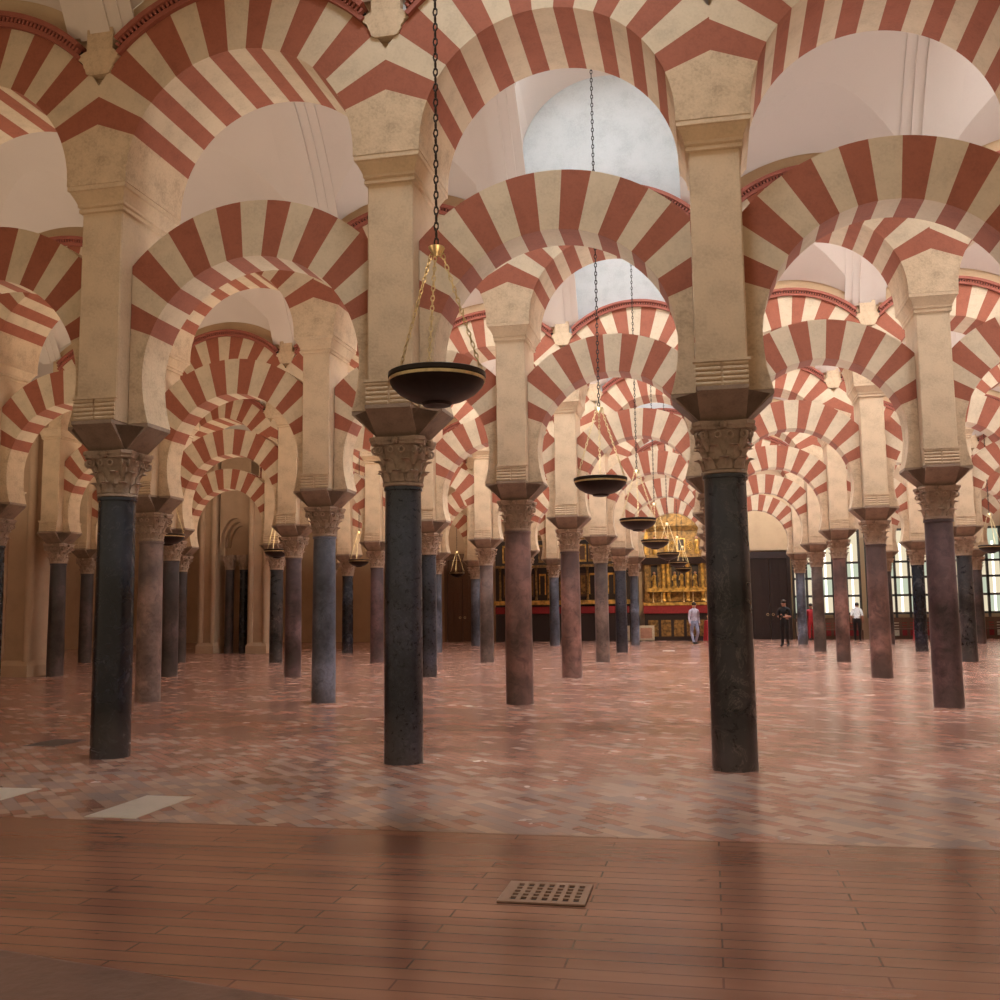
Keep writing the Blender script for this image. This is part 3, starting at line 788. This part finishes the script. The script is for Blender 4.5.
# ------------------------------------------------------------------ bright courtyard windows at the right end
GLASS = emit('courtyard_daylight_glass', (1.0, .86, .60), .85)
GLASSG = emit('courtyard_greenish_glass', (.80, .88, .66), .7)
STRIPE = emit('courtyard_pale_stripe', (1.0, .95, .84), 1.9)
wn = nwin
for x0, x1 in ((3.75, 6.65), (6.95, 9.95), (10.25, 13.2)):
    wn += 1
    w = struct(MB().build('window_%d' % wn)) if False else None
    b = MB(); nc = 5; cwid = (x1-x0)/nc; rows = [1.15, 1.95, 2.75, 3.45, 4.9]
    for i in range(nc):
        for q in range(len(rows)-1):
            b.box(x0+i*cwid, x0+(i+1)*cwid, BACK+.10, BACK+.12, rows[q], rows[q+1], GLASSG if (i+q) % 3 == 0 else GLASS)
        b.box(x0+(i+.38)*cwid, x0+(i+.55)*cwid, BACK+.085, BACK+.10, 1.15, 4.3, STRIPE)
    w = struct(b.build('window_%d' % wn))
    b = MB()
    for i in range(nc+1): b.box(x0+i*cwid-.05, x0+i*cwid+.05, BACK-.02, BACK+.10, .95, 4.95, FRAME)
    for z in rows: b.box(x0, x1, BACK-.02, BACK+.08, z-.05, z+.05, FRAME)
    b.build('window_frame', w)
    t = thing('wooden_bench', ((x0+x1)/2, BACK-.5, 0), 'dark wooden bench below the %s bright window' % {3.75: 'left', 6.95: 'middle', 10.25: 'right'}[x0], 'bench', 'benches below the windows')
    hw = (x1-x0)/2-.1
    b = MB(); b.box(-hw, hw, -.2, .2, .42, .47, BWOOD); b.build('seat', t)
    b = MB()
    for q in range(4): b.box(-hw, hw, .2, .24, .5+q*.12, .58+q*.12, BWOOD)
    b.build('backrest', t)
    for s in (-1, 1):
        for y in (-.18, .2):
            b = MB(); b.box(s*hw-.04, s*hw+.04, y-.03, y+.03, 0, .42 if y < 0 else .95, BWOOD); b.build('leg', t)
    b = MB(); b.box(x0, x1, BACK+.05, BACK+.24, 0, .95, BWOOD)
    for i in range(9):
        xx = x0 + (i+.5)*(x1-x0)/9; b.box(xx-.1, xx+.1, BACK+.03, BACK+.05, .15, .8, CLOTHRED if i % 3 else PANEL)
    struct(b.build('trim_%d' % (600+wn)))

# ------------------------------------------------------------------ compound piers on the left
def compound_pier(x0, x1, y, h, label):
    t = thing('compound_pier', ((x0+x1)/2, y, 0), label, 'pier', 'moulded plaster piers at the left'); w = (x1-x0)/2
    b = MB(); b.box(-w+.08, w-.08, -.35, .5, .0, h, WALLM); b.build('core', t)
    for x in (-w+.12, w-.12):
        b = MB(); b.lathe([(.11, .38), (.11, h-.1), (.16, h)], 14, WALLM, (x, -.37, 0)); b.build('roll_shaft', t, .6)
    b = MB(); b.box(-w, w, -.50, .55, 0, .28, WALLM); b.frus((-w, w, -.50, .55, .28), (-w+.06, w-.06, -.44, .5, .40), WALLM); b.build('plinth', t)
compound_pier(-17.75, -16.75, 22.9, 7.2, 'pale moulded plaster pier at the left edge behind the front black column')
compound_pier(-19.25, -18.52, 35.9, 8.3, 'left pale moulded pier flanking the paired dark columns')
compound_pier(-17.20, -16.36, 35.9, 6.15, 'right pale moulded pier flanking the paired dark columns')
b = MB()
def pointed(b, xc, hw, zs, y0, y1, ztop, mat, n=14):
    pr_ = []
    for i in range(n+1):
        u = i/n; x = -hw + hw*u; z = zs + sqrt(max(0, (2*hw)**2 - (hw - x)**2)) if False else zs + hw*1.75*sqrt(max(0, 1-(1-u)**2))
        pr_.append((x, z))
    pr_ += [(-x, z) for x, z in reversed(pr_[:-1])]
    vs = []
    for x, z in pr_: vs += [(xc+x, y0, z), (xc+x, y0, ztop), (xc+x, y1, ztop), (xc+x, y1, z)]
    fs = []
    for i in range(len(pr_)-1):
        a, c = 4*i, 4*i+4; fs += [(a,c,c+1,a+1),(a+1,c+1,c+2,a+2),(a+2,c+2,c+3,a+3),(a+3,c+3,c,a)]
    b.add(vs, fs, mat)
for q, (y0, y1) in enumerate(((35.75, 36.0), (36.0, 36.25), (36.25, 36.4))):
    pointed(b, -17.86, .64-.08*q, 4.05, y0, y1, 8.6, WALLM)
b.box(-18.5, -17.22, 36.42, 36.5, 0, 8.6, WALLM)
tag(b.build('pointed_arch'), 'moulded pointed plaster arch above the paired dark columns at the left', 'arch')
SM = shaft_mesh(.2, MARB['dark']); SM2 = shaft_mesh(.2, MARB['black'])
for x, me, lab in ((-18.16, SM, 'left of two paired dark columns under the pointed arch at left'), (-17.56, SM2, 'right of two paired dark columns under the pointed arch at left')):
    t = thing('column', (x, 35.95, 0), lab, 'column', 'marble columns of the hall'); t.scale = (.84, .84, 1.12)
    link('shaft', me, t); link('capital', CAPM, t)

# ------------------------------------------------------------------ far small things
t = thing('information_panel', (-2.90, 46.4, 0), 'low white framed panel with pink print left of the gilded altar', 'panel', 'white information panels')
b = MB(); b.box(-.36, .36, -.03, .03, .05, .72, PANEL); b.build('board', t)
b = MB(); b.box(-.26, .26, -.035, -.03, .15, .62, PINK); b.build('print', t)
for s in (-1, 1):
    b = MB(); b.box(s*.25-.03, s*.25+.03, -.15, .15, 0, .05, FRAME); b.build('foot', t)
t = thing('information_panel', (-3.95, 46.4, 0), 'white panel half hidden behind a bluish column left of the altar', 'panel', 'white information panels')
b = MB(); b.box(-.3, .3, -.03, .03, .05, .72, PANEL); b.build('board', t)
for s in (-1, 1):
    b = MB(); b.box(s*.2-.03, s*.2+.03, -.15, .15, 0, .05, FRAME); b.build('foot', t)
for x, lab in ((-.15, 'red draped stand right of the lilac-clad person by the altar'), (8.75, 'red draped stand before the bright window beside a dark column')):
    t = thing('draped_stand', (x, 46.6, 0), lab, 'stand', 'red draped stands')
    b = MB(); rg = []
    for z, r in ((.02, .22), (.3, .19), (.7, .16), (.9, .15), (.93, .10)):
        rg.append([((r + .02*sin(6*a))*cos(a), (r + .02*sin(6*a))*sin(a), z) for a in [2*PI*q/36 for q in range(36)]])
    b.rings(rg, REDM); b.f.append(tuple(36*4+q for q in range(36))); b.m.append(0); b.build('drape', t, .8)
    b = MB(); b.lathe([(.02, 0), (.02, 1.05), (.05, 1.1), (.02, 1.15)], 8, BRASS); b.build('post', t, .6)

# ------------------------------------------------------------------ people
def person(loc, rz, h, label, top, bottom, hair, sleeve=True, bend=0, armpose=0, shoes=BLACKC, step=.16):
    root = thing('person', loc, label, 'person', None, rz)
    s = h/1.75
    J = {'pel': (0, 0, .95), 'w': (0, .01, 1.08), 'ch': (0, .0, 1.28), 'sh': (0, .0, 1.42), 'nk': (0, -.01, 1.51), 'hd': (0, -.03, 1.60), 'top': (0, -.02, 1.70)}
    R = {'pel': .145, 'w': .125, 'ch': .145, 'sh': .10, 'nk': .055, 'hd': .088, 'top': .07}
    E = [('pel','w'),('w','ch'),('ch','sh'),('sh','nk'),('nk','hd'),('hd','top')]
    for sd, sg in (('L', 1), ('R', -1)):
        st = step*sg
        J['hip'+sd] = (sg*.09, 0, .90); J['kn'+sd] = (sg*.10, -st*.5-.02, .50); J['an'+sd] = (sg*.10, st*.6+.02, .09); J['to'+sd] = (sg*.11, st*.6-.15, .045)
        J['s'+sd] = (sg*.18, 0, 1.40)
        if armpose:
            J['e'+sd] = (sg*.24, .02, 1.13); J['h'+sd] = (sg*.10, -.22, 1.12); J['f'+sd] = (sg*.05, -.28, 1.13)
        else:
            J['e'+sd] = (sg*.235, .04+st*.2, 1.12); J['h'+sd] = (sg*.25, -.04+st*.3, .88); J['f'+sd] = (sg*.245, -.06+st*.3, .78)
        R.update({'hip'+sd: .10, 'kn'+sd: .068, 'an'+sd: .048, 'to'+sd: .042, 's'+sd: .07, 'e'+sd: .05, 'h'+sd: .034, 'f'+sd: .03})
        E += [('pel','hip'+sd),('hip'+sd,'kn'+sd),('kn'+sd,'an'+sd),('an'+sd,'to'+sd),('sh','s'+sd),('s'+sd,'e'+sd),('e'+sd,'h'+sd),('h'+sd,'f'+sd)]
    names = list(J); P = {}
    for n in names:
        p = Vector(J[n])
        if bend and p.z > .96: p = Matrix.Rotation(bend, 3, 'X') @ (p - Vector((0, 0, .95))) + Vector((0, 0, .95))
        P[n] = p*s
    me = bpy.data.meshes.new('skeleton'); me.from_pydata([P[n] for n in names], [(names.index(a), names.index(c)) for a, c in E], [])
    o = bpy.data.objects.new('skeleton', me); COL.objects.link(o)
    md = o.modifiers.new('Skin', 'SKIN'); md.use_smooth_shade = True
    sv = me.skin_vertices[0].data
    for i, n in enumerate(names): sv[i].radius = (R[n]*s*(1.15 if n in ('pel','w','ch') else 1), R[n]*s*(.82 if n in ('pel','w','ch') else 1)); sv[i].use_root = n == 'pel'
    o.modifiers.new('Sub', 'SUBSURF').levels = 2
    dg = bpy.context.evaluated_depsgraph_get(); ev = o.evaluated_get(dg)
    body = bpy.data.meshes.new_from_object(ev); bpy.data.objects.remove(o)
    for m in (SKIN, top, bottom, shoes): body.materials.append(m) if m.name not in [x.name for x in body.materials if x] else None
    ms = [x.name for x in body.materials]
    def near(c):
        best = None
        for a, e in E:
            p, q = P[a], P[e]; d = q-p; t = max(0, min(1, (c-p).dot(d)/d.length_squared)); dd = (c-(p+d*t)).length
            if best is None or dd < best[0]: best = (dd, a, e, t)
        return best
    for f in body.polygons:
        _, a, e, t = near(f.center)
        if a in ('nk', 'hd'): m = SKIN
        elif a[0] == 'h' and a[1:] in ('L', 'R'): m = SKIN
        elif a[0] == 'e' and a[1:] in ('L', 'R'): m = top if sleeve else SKIN
        elif a.startswith('an'): m = shoes
        elif a.startswith(('hip', 'kn')) or e.startswith('hip'): m = bottom
        elif a == 'pel' and t < .3: m = bottom
        else: m = top
        f.material_index = ms.index(m.name); f.use_smooth = True
    bo = link('body', body, root)
    b = MB(); c = P['hd']*.45 + P['top']*.55
    b.sphere((c.x, c.y+.015*s, c.z+.025*s), .105*s, hair, 12, (.92, 1.0, .85)); b.build('hair', root, .9)
    c = P['hd']; b = MB()
    b.tube([(c.x, c.y-.085*s, c.z+.03*s), (c.x, c.y-.112*s, c.z-.005*s)], [.008*s, .014*s], SKIN, 6)
    for sg in (-1, 1):
        b.sphere((c.x+sg*.033*s, c.y-.083*s, c.z+.03*s), .011*s, BLACKC, 6); b.sphere((c.x+sg*.088*s, c.y+.0*s, c.z+.01*s), .024*s, SKIN, 6, (.5, .8, 1.2))
    b.box(c.x-.025*s, c.x+.025*s, c.y-.088*s, c.y-.080*s, c.z-.045*s, c.z-.036*s, CLOTHRED); b.build('face', root, .9)
    return root, P
person((-.68, 42.1, 0), .5, 1.72, 'person in lilac top and blue-grey trousers walking before the gilded altar', LILAC, BLUEC, HAIR, True, step=.2)
r_, P_ = person((2.70, 39.5, 0), -.4, 1.76, 'person dressed in black standing before the dark door holding a camera', BLACKC, BLACKC, HAIR, False, armpose=1, step=.06)
b = MB(); b.box(-.07, .07, -.40, -.325, 1.09, 1.19, IRON); b.lathe([(.04, 0), (.045, .07)], 10, IRON, (0, 0, 0))
for q in range(len(b.v)-20, len(b.v)): x, y, z = b.v[q]; b.v[q] = (x, -.40-z, 1.14+y)
c_ = b.build('camera', None); c_.location = (2.70, 39.5, .005); c_.rotation_euler = (0, 0, -.4)
tag(c_, 'small dark camera held by the person dressed in black', 'camera')
person((6.12, 45.6, 0), 2.9, 1.68, 'person in white shirt seen from behind near the bright windows', WHITEC, BLACKC, HAIR, False, bend=.35, step=.05)
person((4.30, 46.3, 0), .3, 1.62, 'person in red clothes half hidden between the far right columns', REDM, REDM, HAIR, True, step=.05)

# ------------------------------------------------------------------ added fill lights
def lamp(x, y, z, power, c, size=1.0):
    L = bpy.data.lights.new('hall_fill', 'AREA'); L.shape = 'DISK'; L.size = size; L.energy = power; L.color = c
    o = bpy.data.objects.new('hall_fill', L); COL.objects.link(o); o.location = (x, y, z); o.rotation_euler = (PI, 0, 0)   # unseen fill light added for brightness, aimed at the vault
WARM, DAYW = (1.0, .80, .58), (.97, .98, 1.0)
for j in range(-1, 6):
    yc = cy(j) + NV/2
    for k in range(-6, 4):
        x = X0 + (k+.5)*SP
        if j < 0: lamp(x + .6, yc - 1.3, 3.4, 30 if k > -5 else 0, (1.0, .72, .44))
        elif k == STRIP: lamp(x, yc - .9, 3.3, 54, (.90, .95, 1.0))
        elif k >= 0: lamp(x, yc - .9, 3.3, 50, DAYW)
        elif k == -2: lamp(x, yc - .9, 3.3, 68, (1.0, .94, .87))
        else: lamp(x, yc - .9, 3.3, 60, WARM)
L = bpy.data.lights.new('altar_fill_spot', 'SPOT'); L.energy = 650; L.color = (1, .8, .5); L.spot_size = 1.3; L.shadow_soft_size = .1  # unseen spot added to brighten the altar
o = bpy.data.objects.new('altar_fill_spot', L); COL.objects.link(o); o.location = (-1.5, 43.6, 5.6); o.rotation_euler = (PI*.5-.5, 0, 0)

# ------------------------------------------------------------------ world, camera
w = bpy.data.worlds.new('World'); scene.world = w; w.use_nodes = True
bg = w.node_tree.nodes['Background']; bg.inputs[0].default_value = (1.0, .76, .51, 1); bg.inputs[1].default_value = .44
cam = bpy.data.cameras.new('Camera'); co = bpy.data.objects.new('Camera', cam); COL.objects.link(co); scene.camera = co
cam.sensor_width = 36; cam.lens = 1003.8164*36/1000; cam.clip_end = 200
yaw, pitch, roll = -.2045, .1081, -.0121
f = Vector((sin(yaw)*cos(pitch), cos(yaw)*cos(pitch), sin(pitch))); r = Vector((cos(yaw), -sin(yaw), 0)); u = r.cross(f)
r2 = r*cos(roll) + u*sin(roll); u2 = u*cos(roll) - r*sin(roll)
M = Matrix((r2, u2, -f)).transposed().to_4x4(); M.translation = (0, 0, 1.55); co.matrix_world = M
vs = scene.view_settings; vs.view_transform = 'Standard'; vs.look = 'None'; vs.exposure = 0.0; vs.gamma = 1.0; vs.use_curve_mapping = False
scene.cycles.max_bounces = 8; scene.cycles.diffuse_bounces = 5; scene.cycles.glossy_bounces = 3
